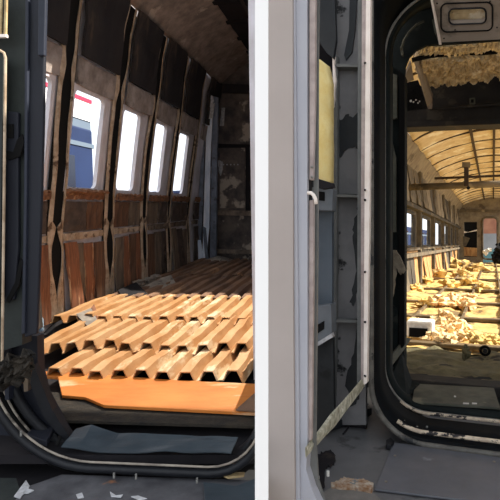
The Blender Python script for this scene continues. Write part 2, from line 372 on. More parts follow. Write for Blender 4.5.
corr('corrugated_sheet', 'rust_sheet', 'raised corrugated deck sheet with a jagged torn front edge, second from the plate', 2.42, 3.06, -1.62, -.715, .096, .046, ph=4, jag=.03,
     lift=lambda a, v: .012*math.sin(a*9)*(1-v)-.03*max(0, -a-1.2)*(1-v))
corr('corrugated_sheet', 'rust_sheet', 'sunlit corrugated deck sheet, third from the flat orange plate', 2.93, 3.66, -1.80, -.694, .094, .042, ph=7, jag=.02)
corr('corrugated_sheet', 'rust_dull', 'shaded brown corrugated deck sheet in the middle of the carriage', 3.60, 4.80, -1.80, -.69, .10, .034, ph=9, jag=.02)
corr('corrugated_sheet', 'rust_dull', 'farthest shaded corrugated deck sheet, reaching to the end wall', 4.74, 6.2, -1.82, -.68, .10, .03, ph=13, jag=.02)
# flat orange plate: stepped left end, front cut along the edge of the shade
op = MB(L).px([(41,376),(58,377),(62,395),(85,397),(104,405),(262,413),(262,384),(160,379),(90,373),(41,371)], 'c', -.735, -.012)
tag(op.build('deck_plate', 'orange_plate', bevel=.002), 'flat bright orange rusted plate in front of the corrugated sheets', 'metal plate')
tag(MB(L).px([(236,411),(255,394),(262,392),(262,412)], 'c', -.728, .006).build('torn_plate', 'rust_dull'), 'torn dark corner of sheet at the right end of the orange plate', 'metal plate')
# loose pieces on the deck by the wall
def slab(name, pts, th, m, label, cat, group=None, fr=L, **k):
    """a loose plate: corners given as (x, y, depth)"""
    P = [hit(fr, x, y, 'b', b) for x, y, b in pts]; n = (P[1]-P[0]).cross(P[2]-P[0]).normalized()*th
    o = MB(fr).prism(P, n).build(name, m, **k)
    return tag(o, label, cat, group) if label else o
slab('bent_sheet', [(38,336,2.95),(58,316,3.2),(92,308,3.4),(100,318,3.25),(84,333,2.95),(52,340,2.8)], .02, 'char', 'dark bent sheet lying against the foot of the wall by the door post', 'scrap')
t = thing('bent_scrap', L, (-1.45,3.0,-.68), 'folded brown metal scrap standing on the sheets below the first wide window', 'scrap')
slab('face', [(76,314,2.95),(91,308,3.05),(101,327,2.85),(92,331,2.8)], .012, 'greymetal', None, None).parent = None
f1 = [o for o in C.objects if o.name.startswith('face')][-1]; f1.parent = t; f1.location -= ORG[t.name]
f2 = slab('fold', [(91,308,3.05),(94,304,3.1),(101,322,2.95),(101,327,2.85)], .008, 'wood_red', None, None); f2.parent = t; f2.location -= ORG[t.name]
slab('leaning_plate', [(137,289,4.0),(162,278,4.25),(171,291,4.0),(152,300,3.75)], .03, 'greymetal', 'broad grey plate leaning low against the wall, the larger of two', 'scrap')
slab('leaning_plate', [(160,278,4.3),(171,275,4.4),(179,288,4.2),(172,292,4.0)], .03, 'greymetal', 'narrow grey plate leaning beside the broad one', 'scrap')
slab('dark_sheet', [(118,290,3.7),(136,282,3.95),(148,294,3.7),(138,300,3.6),(124,300,3.55)], .02, 'char', 'black curled sheet at the wall left of the leaning grey plates', 'scrap')
for k, (x, y, b, r) in enumerate([(141,283,4.15,.05),(149,280,4.25,.045),(156,277,4.4,.04)]):
    tag(MB(L).blob(hit(L, x, y, 'b', b), r, k, .4, sq=(1,1.2,.6)).build('rubble_lump', 'greymetal'), ['leftmost small grey lump above the leaning plates','middle small grey lump above the leaning plates','rightmost small grey lump above the leaning plates'][k], 'rubble', 'grey lumps by the wall')
t = thing('plastic_bottle', L, hit(L, 40, 331, 'b', 2.9), 'small pale blue plastic bottle standing by the door post', 'bottle')
p0 = hit(L, 40.5, 331, 'b', 2.9)
MB(L).tube([p0, p0+Vector((0,0,.005)), p0+Vector((0,0,.07)), p0+Vector((0,0,.085)), p0+Vector((0,0,.09))], lambda q: [.018,.019,.019,.012,.008][round(q*4)], 14).build('bottle_body', 'blueplastic', t, smooth=True)
MB(L).tube([p0+Vector((0,0,.09)), p0+Vector((0,0,.105))], .009, 12).build('cap', 'plain_white', t)

# ---- door post at the left edge
def post(pts, b, d, name, m, parent=None, **k): return MB(L).px(pts, 'b', b, d).build(name, m, parent, **k)
t = thing('door_post', L, hit(L, 35, 345, 'b', 1.5), 'dark navy steel door post at the left edge of the left carriage', 'door post')
post([(28,-10),(45,-10),(43,120),(41,200),(36.5,334),(24,338),(26,200)], 1.5, .015, 'post_body', 'navy', t, bevel=.004)
post([(38,-10),(45.5,-10),(44,55.5),(37.5,55.5)], 1.485, .015, 'cover_strip', 'navy_light', t, bevel=.003)
post([(25,-10),(28.5,-10),(26.5,200),(24.5,334),(21,334),(23.5,200)], 1.49, .03, 'edge_highlight', 'navy_light', t, bevel=.003)  # lighter strip puts the post's edge highlight into the colour
post([(-30,-10),(26,-10),(24,200),(22,345),(-30,360)], 1.51, .05, 'side_plate', 'greengrey', t)
post([(-30,108),(18,112),(18,250),(14,300),(-30,310)], 1.495, .015, 'lock_plate', 'navy', t, bevel=.004)
post([(8,124),(13,124),(13,138),(8,138)], 1.490, .006, 'lock_slot', 'void', t)
post([(4,150),(13,152),(17,140),(22,134),(24,142),(20,156),(8,160)], 1.489, .006, 'scorch_mark', 'void', t)
post([(20,258),(23,262),(19,285),(9,303),(6,300),(15,282)], 1.489, .006, 'tear', 'void', t)
t2 = thing('cream_trim', L, hit(L, 2, 330, 'b', 1.46), 'cream painted metal trim at the far left edge beside the door post', 'trim')
post([(-30,-10),(2,-10),(1,34),(-30,34)], 1.46, .008, 'upper_strip', 'cream', t2, bevel=.003)
post([(4.5,-10),(6.5,-10),(5.5,36),(3.5,36)], 1.46, .008, 'rod', 'cream', t2)
post([(-30,34),(6,34),(6,37),(-30,38)], 1.455, .01, 'clip', 'palestrip', t2)
MB(L).tube([hit(L, x, y, 'b', 1.46) for x, y in [(-8,50),(0,50.5),(4,53),(5.5,58),(5,100),(4,200),(2,370)]], .004, 8).build('bent_rod', 'lip', t2)
post([(-30,54),(3,54),(2,140),(0,300),(-30,300)], 1.465, .02, 'lower_strip', 'greengrey', t2)
# debris heap wedged between post and frame
w = MB(L).grid(lambda u, v: (lambda p: Vector((p.x, p.y-.03-.03*nz((u*9, v*6, 1)), p.z+.014*nz((u*10, v*7, 5)))))(hit(L, -8+44*u, (366-17*u)+(13+8*math.sin(u*3))*v+2, 'b', 1.47)), 24, 8)
tag(w.build('plaster_debris', 'debris_shade_brown', solid=.03), 'ragged brown debris wedged at the foot of the door post', 'debris')
t = thing('lower_jamb', L, hit(L, 20, 440, 'b', 1.62), 'dark lower jamb plates below the door post', 'jamb')
post([(-60,330),(37,336),(38,372),(44,395),(60,425),(70,442),(30,445),(-60,445)], 1.66, .04, 'backing_plate', 'navy', t)
post([(22,365),(27,365),(28,391),(24,392)], 1.6, .03, 'hanging_strap', 'wood_grey', t)
post([(4,362),(8,362),(9,400),(5,400)], 1.6, .03, 'upright_strip', 'navy_light', t)
post([(33,365),(38,376),(52,410),(72,441),(66,443),(44,418),(30,384)], 1.6, .03, 'gusset', 'black_metal', t)
# gangway frames: two nested rounded rings with the rubber fold between
fA = MB(L); 
aL, aR = hit(L, -12, 380, 'b', 1.66).x, hit(L, 262+14, 440, 'b', 1.66).x
ringA = [p for p in rrect(aL, aR, -.866, 1.3, .36, 1.66, 14)]
aC = amax(1.5)-.004
def clipR(pts): return [p for p in pts if p.x < aC and p.z < .3]
def ring_left(a0, a1, c0, r, b, ctop, n=14):
    pts = [Vector((a0, b, ctop)), Vector((a0, b, c0+r+.3)), Vector((a0, b, c0+r))]
    pts += [Vector((a0+r-r*math.cos(k/n*math.pi/2), b, c0+r-r*math.sin(k/n*math.pi/2))) for k in range(1, n+1)]
    r2 = .17
    pts += [Vector((x, b, c0)) for x in [a0+r+(a1-r2-a0-r)*k/8 for k in range(1, 9)]]
    pts += [Vector((a1-r2+r2*math.sin(k/6*1.2), b, c0+r2-r2*math.cos(k/6*1.2))) for k in range(1, 7)]
    return pts
t = thing('gangway_frame', L, (-.8,1.6,-.87), 'black rounded gangway frame around the left carriage doorway', 'door frame')
iA = hit(L, 3, 375, 'b', 1.62).x; iR = hit(L, 262, 440, 'b', 1.62).x
MB(L).tube(ring_left(iA, iR, -.845, .34, 1.64, -.46), .017, 10).build('inner_ring', 'black_metal', t, smooth=True)
MB(L).tube(ring_left(iA-.018, iR, -.862, .35, 1.62, -.46), .004, 6).build('inner_bead', 'greymetal', t, smooth=True)
MB(L).tube([p+Vector((0,.03,.0)) for p in ring_left(iA-.05, iR, -.885, .36, 1.6, -.46)], .03, 10).build('rubber_fold', 'void', t, smooth=True)
oA = hit(L, -14, 400, 'b', 1.53).x; oR = hit(L, 262, 460, 'b', 1.53).x
MB(L).tube(ring_left(oA, oR, -.838, .34, 1.535, -.5), .014, 10).build('outer_ring', 'black_metal', t, smooth=True)
MB(L).tube(ring_left(oA+.02, oR, -.812, .33, 1.525, -.5), .004, 6).build('outer_bead', 'greymetal', t, smooth=True)
for x, y in [(68,452),(85,453),(149,455),(207,458),(250,458)]:
    MB(L).tube([hit(L, x, y+2.5, 'b', 1.6), hit(L, x, y-2.5, 'b', 1.6)], .0035, 8).build('bolt', 'bolt', t)
for x, y in [(114,476),(136,477),(197,481),(21,434)]:
    MB(L).tube([hit(L, x, y+2, 'b', 1.5), hit(L, x, y-3, 'b', 1.5)], .0035, 8).build('bolt', 'bolt', t)
# crumpled threshold sheet
def jag(pts, amp=1.2, n=4, seed=0):           # torn outline: edges subdivided and roughened
    out = []
    for i, p in enumerate(pts):
        q = pts[(i+1) % len(pts)]
        for k in range(n):
            t_ = k/n; x = p[0]+(q[0]-p[0])*t_; y = p[1]+(q[1]-p[1])*t_
            out.append((x+amp*nz((i+t_*2, seed, 1), 2.3), y+amp*nz((seed, i+t_*2, 5), 2.7)))
    return out
def bil(P, u, v): return (P[0]*(1-u)+P[1]*u)*(1-v)+(P[3]*(1-u)+P[2]*u)*v
P4 = [hit(L, 61, 447, 'c', -.775), hit(L, 231, 453, 'c', -.775), hit(L, 238, 437, 'c', -.76), hit(L, 76, 431, 'c', -.76)]
w = MB(L).grid(lambda u, v: bil(P4, u, v)+Vector((0,0,.022*max(0, 1-abs(u*6-.6))*(v)+.006*nz((u*6, v*2, 3))-.012*(1-v)*max(0, math.sin(u*5)))), 40, 8)
tag(w.build('threshold_sheet', 'teal_plate', solid=.004), 'crumpled bluish steel sheet lying across the left doorway sill', 'metal plate')
tag(MB(L).px([(55,449),(245,458),(262,462),(262,470),(55,466)], 'b', 1.68, .02).build('sill_face', 'black_metal'), 'black upright sill face below the crumpled sheet', 'sill')
tag(MB(L).px([(50,392),(262,408),(262,426),(56,420)], 'c', -.752, -.01).build('shade_strip', 'debris_shade_brown'), 'dark brown strip painting in the shaded front of the orange plate', 'floor strip')  # dark strip puts the shade on the plate's front into colour
# floor corner plate with a cable loop
tag(MB(L).px([(26,440),(36,430),(55,432),(47,447)], 'c', -.78, .02).build('corner_plate', 'navy', bevel=.003), 'small dark square plate in the lower left doorway corner', 'metal plate')
tag(MB(L).tube([hit(L, x, y, 'c', -.77) for x, y in [(26,424),(34,422),(46,422),(55,425),(60,431),(60,438),(57,445)]], .006, 8).build('cable', 'void', smooth=True), 'black cable looped round the corner plate', 'cable')
struct(MB(L).prism([(-1.6,.7,-.92),(amax(.7),.7,-.92),(amax(1.75),1.75,-.92),(-1.6,1.75,-.92)], (0,0,.03)).build('floor', 'char'), 'dark floor under the left doorway frame', 'floor')
# foreground threshold
w = MB(L).px([(8,506),(28,486),(62,474),(262,480),(262,520),(0,520)], 'c', -.862, -.03)
tag(w.build('threshold_plate', 'threshold', bevel=.003), 'scratched rusty threshold plate at the bottom of the left doorway', 'metal plate')
tag(MB(L).px([(-10,478),(16,478),(20,490),(8,510),(-20,510)], 'c', -.86, -.02).build('corner_block', 'greengrey'), 'dull green block at the bottom left corner', 'block')
w = MB(L)
for q in [[(14,497),(26,481),(30,487),(20,499)],[(22,494),(27,489),(34,491),(28,494)]]: w.px(q, 'c', -.86, .003)
tag(w.build('paint_flake', 'silver'), 'white paint flake at the lower left corner of the threshold plate', 'paint flake')
for k, q in enumerate([[(110,492),(116,496),(123,495),(121,498),(111,497)],[(131,497),(138,496),(147,499),(140,501)],[(76,495),(82,493),(84,498),(78,499)]]):
    tag(MB(L).px(q, 'c', -.86, .002).build('paint_flake', 'silver'), ['pale flake in the middle of the threshold plate','pale flake at the bottom edge right of the middle of the threshold plate','pale flake on the rusty patch of the threshold plate'][k], 'paint flake', 'flakes on the threshold')
tag(MB(L).px([(203,484),(236,488),(262,478),(262,512),(206,512)], 'c', -.855, .008).build('patch_plate', 'teal_plate', bevel=.002), 'dark bluish patch plate at the right end of the threshold', 'metal plate')
tag(MB(L).px([(222,476),(226,474),(245,474),(244,477),(228,479)], 'c', -.845, .006).build('label_strip', 'cream'), 'short yellowish strip on the frame right of the bolts', 'strip')

# ================================================================== WHITE BORDER STRIP between the two views, built as a post
wd = MB('W')
x0, x1 = (255-CX)/F*1.2, (268.3-CX)/F*1.2
wd.box(x0, x1, 1.2, 1.36, -1.2, 1.6, tw=lambda p: Vector((p.x*(p.y/1.2)**.95, p.y, p.z)))
struct(wd.build('border_strip', 'border_white'), 'narrow white border strip between the two views, built as a wall end', 'wall')

# ================================================================== RIGHT CARRIAGE
R = 'R'
def rp(name, pts, b, d, m, parent=None, label=None, cat=None, group=None, **k):
    o = MB(R).px(pts, 'b', b, d).build(name, m, parent, **k)
    return tag(o, label, cat, group) if label else o
# taupe wall with rounded lower corner
ww = rp('wall_left', [(262,-10),(292.5,-10),(293,300),(295,520),(262,520)], 1.52, .05, 'taupe')
struct(ww, 'smooth taupe wall just right of the white border strip', 'wall')
t = thing('door_jamb', R, hit(R, 300, 500, 'b', 1.56), 'pale blue-grey door jamb beside the taupe wall', 'door jamb')
rp('jamb_face', [(291,-10),(307,-10),(307.5,440),(306,470),(312,490),(324,515),(292,520)], 1.54, .04, 'jamb', t)
rp('jamb_bead', [(292,-10),(295,-10),(300,520),(295,520)], 1.53, .02, 'jamb', t, bevel=.004)
rp('jamb_groove', [(307,-10),(309.5,-10),(309,180),(309,450),(307,452),(307,180)], 1.555, .03, 'char', t)
rp('jamb_inner', [(315,-10),(319,-10),(318,60),(317.5,250),(315.5,440),(318,480),(326,506),(318,506),(308,470),(307,440),(313,250)], 1.58, .012, 'stripgrey', t)
t = thing('trim_rail', R, hit(R, 312, 440, 'b', 1.56), 'pinkish metal trim rail running down the door jamb, broken in the middle', 'rail')
rp('upper_rail', [(309,-10),(315.5,-10),(315,100),(313,180),(309,180)], 1.55, .018, 'pinktrim', t, bevel=.003)
rp('lower_rail', [(309,200),(313.5,200),(313,300),(311.5,440),(308,443),(308.5,300)], 1.55, .018, 'pinktrim', t, bevel=.003)
MB(R).tube([hit(R, x, y, 'b', 1.54) for x, y in [(307.5,193),(311,193),(313.5,195),(315.5,199),(316,204)]], .006, 8).build('bent_end', 'palestrip', t, smooth=True)
for y in (167,177): MB(R).blob(hit(R, 312, y, 'b', 1.545), .005, 1, .1, 8, 6).build('screw', 'bolt', t)
# locker recess: back, sides
t = thing('wall_locker', R, hit(R, 348, 420, 'b', 2.6), 'tall grey wall locker recess with scorched peeling panels', 'locker')
BK = 2.62
for (y0, y1) in ((-20,64),(67,194),(198,320),(323,425)):
    rp('back_panel', [(333,y0),(366,y0),(366,y1),(333,y1)], BK, .03, 'locker', t)
rp('backing', [(308,-20),(366,-20),(366,430),(308,430)], BK+.04, .03, 'char', t)
for y in (65.5,196,321.5): rp('ledge', [(334,y-2),(364,y-1),(364,y+1.5),(334,y+1)], BK-.06, .08, 'stripgrey', t)
rp('upright', [(334,58),(337.5,56),(337,196),(336,320),(334,420),(331.5,420),(333,196)], BK-.05, .04, 'stripgrey', t)
rp('torn_edge', jag([(332.5,57),(335,56),(334,64),(336,80),(334,104),(332.5,108)],1,4,6), BK-.09, .02, 'palestrip', t)
rp('dark_door', [(308,-20),(334,-20),(336,40),(333,58),(326,52),(318,40),(308,30)], 2.5, .03, 'locker_dark', t)
rp('dark_stripe', [(350,-20),(358,-20),(355,30),(352,52),(346,60),(344,55),(349,30)], BK-.012, .012, 'locker_dark', t)
rp('peeled_patch', jag([(336,118),(341,120),(346,114),(354,117),(361,110),(363,140),(359,152),(355,146),(347,150),(341,158),(337,150)],2.5,4,1), BK-.006, .008, 'locker_dark', t)
rp('peeled_patch', jag([(359,205),(363,202),(363,250),(361,275),(353,306),(350,302),(356,270),(353,235),(355,222)],2.5,5,2), BK-.006, .008, 'locker_dark', t)
rp('peeled_patch', jag([(357,325),(361,330),(360,400),(350,408),(345,380),(352,360)],3,5,3), BK-.006, .008, 'locker_dark', t)
rp('scratch', [(337,266),(339,268),(338,278),(336,279)], BK-.006, .008, 'void', t)
rp('dark_door_lower', [(308,345),(333,338),(334,424),(308,440)], 2.45, .03, 'locker_dark', t)
rp('blue_panel', [(308,206),(332,206),(332,306),(308,310)], 2.45, .03, 'locker_side', t)
# yellow insulation bulging out of the locker
w = MB(R)
ya = [hit(R, x, y, 'b', 2.35) for x, y in [(300,58),(334,66),(334,182),(300,184)]]
def yfn(u, v):
    p = hit(R, 300+34*u-(4*(1-v*6)*u if v < .167 and u > .5 else 0), 57+(10*u)+(126-10*u)*v, 'b', 2.4)
    return p-Vector((0, .13*math.sin(math.pi*min(1, u*1.02))**.5, 0))+Vector((0, .02*nz((u*2, v*6, 3)), .01*nz((u*5, v*8, 1))))
w.grid(yfn, 14, 36)
t = tag(w.build('insulation_batt', 'yellowfoam', smooth=True, solid=.05), 'yellow insulation batt bulging out of the wall locker', 'insulation')
rp('charred_edge', [(308,180),(319,179),(332,183),(333,187),(322,189),(308,186)], 2.22, .04, 'char', t)
t = thing('switch_box', R, hit(R, 324, 210, 'b', 2.4), 'grey metal switch box with a black slot under the yellow insulation', 'box')
rp('case', [(308,187),(333,189),(332,211),(308,210)], 2.36, .07, 'boxgrey', t, bevel=.004)
rp('slot', [(316,191),(324.5,192),(324.5,201),(316,200)], 2.355, .01, 'void', t)
t = thing('latch_box', R, hit(R, 322, 345, 'b', 2.4), 'tilted grey box with a black hand slot halfway down the locker', 'box')
rp('case', [(308,307),(331,304),(332,333),(308,349)], 2.33, .08, 'boxgrey', t, bevel=.004)
rp('hand_slot', [(317,325),(324,321),(324,329),(317,334)], 2.325, .01, 'void', t)
rp('lip', [(308,348),(332,333),(333,337),(308,352)], 2.32, .03, 'silver', t)
# diagonal corroded strip
dg = MB(R); q0 = jag([(305,447),(330,415),(361,380),(364,385),(361,391),(334,426),(311,452),(306,458)], 1.2, 3, 9)
dg.prism([hit(R, x, y, 'b', 1.49+(x-306)/56*.95) for x, y in q0], (0, .02, .0))
tag(dg.build('diagonal_strut', 'corroded'), 'corroded pale strut slanting from the door jamb up to the gangway frame', 'strut')
# gangway frame of the right carriage
t = thing('gangway_frame', R, hit(R, 440, 450, 'b', 2.5), 'dark rounded gangway frame with peeling cream paint around the right doorway', 'door frame')
rp('outer_flange', [(362,-10),(366,-10),(365,200),(363.5,382),(361,382),(361,200)], 2.46, .06, 'pinktrim', t)
rp('flange_edge', [(366,-10),(370.5,-10),(369.5,200),(367,383),(363.5,385),(364.5,200)], 2.45, .06, 'palestrip', t)
rp('hinge_edge', [(358,-10),(362.5,-10),(361.5,380),(357,385)], 2.5, .06, 'stripgrey', t)
for y in (63,190,200,272,322,376): MB(R).blob(hit(R, 365, y, 'b', 2.44), .006, y, .2, 8, 6).build('hinge_pin', 'char', t)
def ringR(x, b, ybot, r, ytop=None, rt=None, n=14, xend=540):
    a0 = hit(R, x, 243, 'b', b).x; c0 = hit(R, 440, ybot, 'b', b).z; a1 = hit(R, xend, 243, 'b', b).x; pts = []
    if ytop is None: pts += [Vector((a0, b, 1.6)), Vector((a0, b, 1.0))]
    else:
        ct = hit(R, 440, ytop, 'b', b).z
        pts += [Vector((a1, b, ct)), Vector(((a0+rt+a1)/2, b, ct))]
        pts += [Vector((a0+rt-rt*math.sin(k/n*math.pi/2), b, ct-rt+rt*math.cos(k/n*math.pi/2))) for k in range(n+1)]
    pts += [Vector((a0, b, 0))]
    pts += [Vector((a0+r-r*math.cos(k/n*math.pi/2), b, c0+r-r*math.sin(k/n*math.pi/2))) for k in range(n+1)]
    pts += [Vector((a0+r+(a1-a0-r)*k/6, b, c0)) for k in range(1, 7)]
    return pts
MB(R).tube(ringR(371, 2.5, 447, .27), .014, 10).build('outer_ring', 'framegrey', t, smooth=True)
def band(x0, b0, y0, r0, x1, b1, y1, r1, **k):
    A = ringR(x0, b0, y0, r0, **k); B_ = ringR(x1, b1, y1, r1, **k); return A, B_
def ribbon(A, B_):
    w = MB(R); m = len(A); w.add(A+B_, [(i, i+1, m+i+1, m+i) for i in range(m-1)]); return w
A = ringR(371, 2.5, 446, .27, -90, .34); B_ = ringR(384, 3.05, 417, .26, -12, .34)
ribbon(A, B_).build('rubber_tunnel', 'rubber', t, solid=.012, smooth=True)
Rg = ringR(371.5, 2.52, 442, .26)
sel = [p for p in Rg if p.x > hit(R, 393, 430, 'b', 2.52).x and p.z < -.6]
MB(R).tube([p+Vector((0,.03,.025)) for p in sel], .011, 8).build('peeled_sill', 'peeled', t, smooth=True)
IR = ringR(384.5, 3.02, 414, .25, -10, .34)
MB(R).tube(IR, .008, 8).build('inner_ring', 'ringgrey', t, smooth=True)
sel = [p for p in IR if p.z < -.9]
MB(R).tube([p+Vector((0,-.02,.0)) for p in sel], .010, 8).build('peeled_inner_sill', 'peeled', t, smooth=True)
for x, y in ((417,427),(427,427),(404,421)): MB(R).blob(hit(R, x, y, 'b', 2.72), .006, x, .2, 8, 6).build('rivet', 'bolt', t)
# passage between the gangway ring and the inner bulkhead
A = ringR(385, 3.04, 413, .25, -10, .34); B_ = ringR(390, 3.5, 400, .22, 2, .3)
t = ribbon(A, B_).build('passage_lining', 'deepgreen', solid=.02, smooth=True)
tag(t, 'dark green lining of the passage behind the right gangway frame', 'lining')
# bulkhead with the inner opening (rounded upper corner)
def arc(cx, cy, r, t0, t1, n=8): return [(cx+r*math.cos(math.radians(t0+(t1-t0)*k/n)), cy-r*math.sin(math.radians(t0+(t1-t0)*k/n))) for k in range(n+1)]
pts = [(386,-30),(560,-30),(560,48),(440,43)]+arc(436,73,31,90,180,8)[1:]+[(404.5,200),(404,345),(404,385),(386,385)]
# left cheek, rounded shoulder and header of the bulkhead
bk = MB(R); bk.px([(384,60),(404.7,75),(404.3,240),(404,382),(384,400)], 'b', 3.7, .12)
sh = [(384,61)]+[(384,-60),(560,-60),(560,38),(440,43)]+arc(440,76,35,95,178,10)
bk2 = MB(R); 
vs = []
o_ = [(384,76),(384,40),(384,0),(400,-40),(430,-40),(500,-40),(560,-40)]
i_ = [(404.6,77),(405.5,66),(409,57),(416,50),(427,45),(500,40),(560,36)]
for a_, b__ in zip(o_, i_): vs += [hit(R, a_[0], a_[1], 'b', 3.7), hit(R, b__[0], b__[1], 'b', 3.7)]
vs += [v+Vector((0,.03,0)) for v in vs]
m = len(o_); fs = []
for k in range(m-1):
    fs += [(2*k, 2*k+2, 2*k+3, 2*k+1), (2*m+2*k, 2*m+2*k+1, 2*m+2*k+3, 2*m+2*k+2), (2*k+1, 2*k+3, 2*m+2*k+3, 2*m+2*k+1)]
bk.add(vs, fs)
struct(bk.build('wall_front', 'deepgreen'), 'dark bulkhead with a rounded opening into the right carriage', 'wall')
t = thing('bulkhead_lining', R, hit(R, 394, 380, 'b', 3.6), 'scorched olive side panels lining the left cheek of the right bulkhead', 'lining')
rp('upper_panel', [(388,72),(397,75),(397,118),(388,120)], 3.66, .03, 'side_panel', t)
rp('middle_panel', [(387,122),(396,158),(396,232),(386,232)], 3.66, .03, 'side_panel', t)
rp('black_edge', [(399,70),(404.8,76),(404.5,345),(399,352)], 3.62, .05, 'void', t)
rp('lower_panel', [(386,300),(398,310),(398,350),(386,366)], 3.66, .03, 'deepgreen', t)
rp('catch', [(400,47),(402,45),(403.5,55),(401,55)], 3.64, .03, 'side_panel', t)
MB(R).tube([hit(R, x, y, 'b', 3.6) for x, y in [(401,50),(404,40),(409,32),(416,25),(424,21)]], .008, 8).build('curved_bead', 'side_panel', t, smooth=True)
w = MB(R).px(jag([(388,254),(396,250),(401,258),(405,272),(400,275),(396,268),(394,290),(390,308),(386,300),(387,270)],2,4,7), 'b', 3.5, .03)
tag(w.build('torn_lining', 'paper'), 'torn beige lining sheet hanging on the left cheek of the bulkhead', 'lining sheet')
slab('brace_plate', [(384,365,3.3),(406,337,3.75),(411,339,3.8),(404,350,3.65),(386,374,3.3)], .02, 'side_panel', 'short greenish brace leaning in the lower corner of the bulkhead', 'brace', fr=R)
slab('corner_sheet', [(384,395,3.1),(402,352,3.7),(412,380,3.6),(424,385,3.55),(408,408,3.15)], .02, 'deepgreen', 'dark buckled sheet curving in the lower left corner of the opening', 'scrap', fr=R)
# vestibule floor
FLR = -.97
fl = MB(R).px([(300,560),(308,420),(362,405),(520,420),(520,560)], 'c', FLR, -.04)
struct(fl.build('floor', 'floorgrey'), 'scuffed grey vestibule floor of the right carriage', 'floor')
tag(MB(R).px([(300,560),(318,498),(332,488),(372,493),(380,500),(380,560)], 'c', -.962, .006).build('floor_edge_strip', 'floorlip'), 'lighter grey curved floor strip at the bottom below the painted chunk', 'floor strip')
t = thing('tread_plate', R, hit(R, 440, 490, 'c', -.965), 'smooth blue-grey screwed tread plate in front of the right gangway frame', 'metal plate')
MB(R).px([(393,444),(500,456),(560,463),(560,520),(500,506),(440,499),(375,491)], 'c', -.965, .008).build('plate', 'plate', t, bevel=.002)
for x, y in ((395,456),(386,482),(494,462)): MB(R).tube([hit(R, x, y, 'c', -.957), hit(R, x, y, 'c', -.957)+Vector((0,0,.004))], .006, 10).build('screw', 'greymetal', t)
tag(MB(R).px(jag([(330,488),(338,485),(345,482),(352,484),(362,483),(374,488),(372,494),(352,491),(338,490)],1.6,4,5), 'c', -.958, .02).build('paint_chunk', 'paintchunk'), 'flaking multicoloured paint chunk on the grey floor left of the tread plate', 'paint chunk')
tag(MB(R).px([(386,444),(391,441),(394,445),(391,449),(386,449)], 'c', -.96, .02).build('hinge_block', 'black_metal', bevel=.003), 'small black hinge block at the upper left corner of the tread plate', 'hinge')
for k, (x, y) in enumerate([(318,479),(328,474)]):
    tag(MB(R).tube([hit(R, x, y+2, 'b', 1.95), hit(R, x, y-3, 'b', 1.95)], .006, 10).build('floor_bolt', 'plain_white'), ['left white bolt on the scorched corner by the door jamb','right white bolt on the scorched corner by the door jamb'][k], 'bolt', 'white bolts')
w = MB(R).px(jag([(314,458),(322,452),(331,450),(336,456),(333,465),(325,469),(324,486),(318,494),(312,480)],3,5,4), 'c', -.964, .002)
tag(w.build('scorched_patch', 'char'), 'black scorched patch on the floor by the door jamb', 'scorch')
tag(MB(R).tube([hit(R, x, y, 'c', -.96) for x, y in [(343,434),(350,425),(360,412),(368,404)]], .004, 6).build('thin_cable', 'char'), 'thin black cable on the grey floor by the gangway frame', 'cable')
tag(MB(R).px([(318,422),(362,408),(372,415),(350,424),(320,436)], 'c', -.96, .04).build('locker_plinth', 'locker_dark', bevel=.005), 'dark plinth at the foot of the wall locker', 'plinth')
# between the frames: sill mats and gap
tag(MB(R).px([(414,392),(420,386),(494,390),(500,410),(412,404)], 'c', -.955, .015).build('rubber_mat', 'side_panel', bevel=.003), 'worn grey mat lying inside the right doorway', 'mat')
for k, (x, y, l) in enumerate([(463,403,6),(472,403,5),(454,396,2)]):
    tag(MB(R).px([(x,y),(x+l,y+.3),(x+l,y+1.3),(x,y+1.2)], 'c', -.938, .003).build('paint_flake', 'plain_white'), ['white flake on the mat, left of two near its front edge','white flake on the mat, right of two near its front edge','tiny white flake in the middle of the mat'][k], 'paint flake', 'flakes on the mat')
struct(MB(R).px([(380,372),(560,380),(560,425),(380,425)], 'c', -1.0, -.03).build('floor', 'deepgreen'), 'dark passage floor between frame and bulkhead', 'floor')

# ---- hatch panel hanging in the top right
t = thing('ceiling_hatch', R, hit(R, 470, 42, 'b', 2.9), 'beige ceiling hatch panel with a rounded foil-backed slot, hanging at the top right', 'hatch')
P4 = [hit(R, 431, -8, 'b', 2.55), hit(R, 530, -12, 'b', 2.55), hit(R, 526, 38, 'b', 2.85), hit(R, 441, 42.5, 'b', 2.85)]
def hp(x, y):                                   # a point of the hatch plane
    v = (y+10)/51; return hit(R, x, y, 'b', 2.55+.3*v)
def hprism(pts, dz, th): return MB(R).prism([hp(x, y)+Vector((0,0,dz)) for x, y in pts], (0, 0, th))
def rr(x0, y0, x1, y1, r_, sl=-.035, n=5):      # rounded outline measured on the hatch
    out = []
    for cx, cy, t0 in ((x1-r_, y0+r_, -90), (x1-r_, y1-r_, 0), (x0+r_, y1-r_, 90), (x0+r_, y0+r_, 180)):
        for k in range(n+1):
            an = math.radians(t0+90*k/n); out.append((cx+r_*math.cos(an), cy+r_*math.sin(an)+sl*(cx-x0)))
    return out
sl = rr(449, 8.5, 486, 24, 5); rg = rr(441, 3, 492.5, 31.5, 6)
Q = [(431,-8),(530,-12),(526,38),(441,42.5)]; cc = (468, 15)
def edge(p):                                    # where a ray from the slot centre leaves the plate
    dx, dy = p[0]-cc[0], p[1]-cc[1]; best = 1e9
    for i in range(4):
        (x1, y1), (x2, y2) = Q[i], Q[(i+1) % 4]; ex, ey = x2-x1, y2-y1; den = dx*ey-dy*ex
        if abs(den) < 1e-9: continue
        k = ((x1-cc[0])*ey-(y1-cc[1])*ex)/den; q = ((x1-cc[0])*dy-(y1-cc[1])*dx)/den
        if k > 0 and -1e-6 <= q <= 1+1e-6: best = min(best, k)
    return (cc[0]+dx*best, cc[1]+dy*best)
ring_in = []
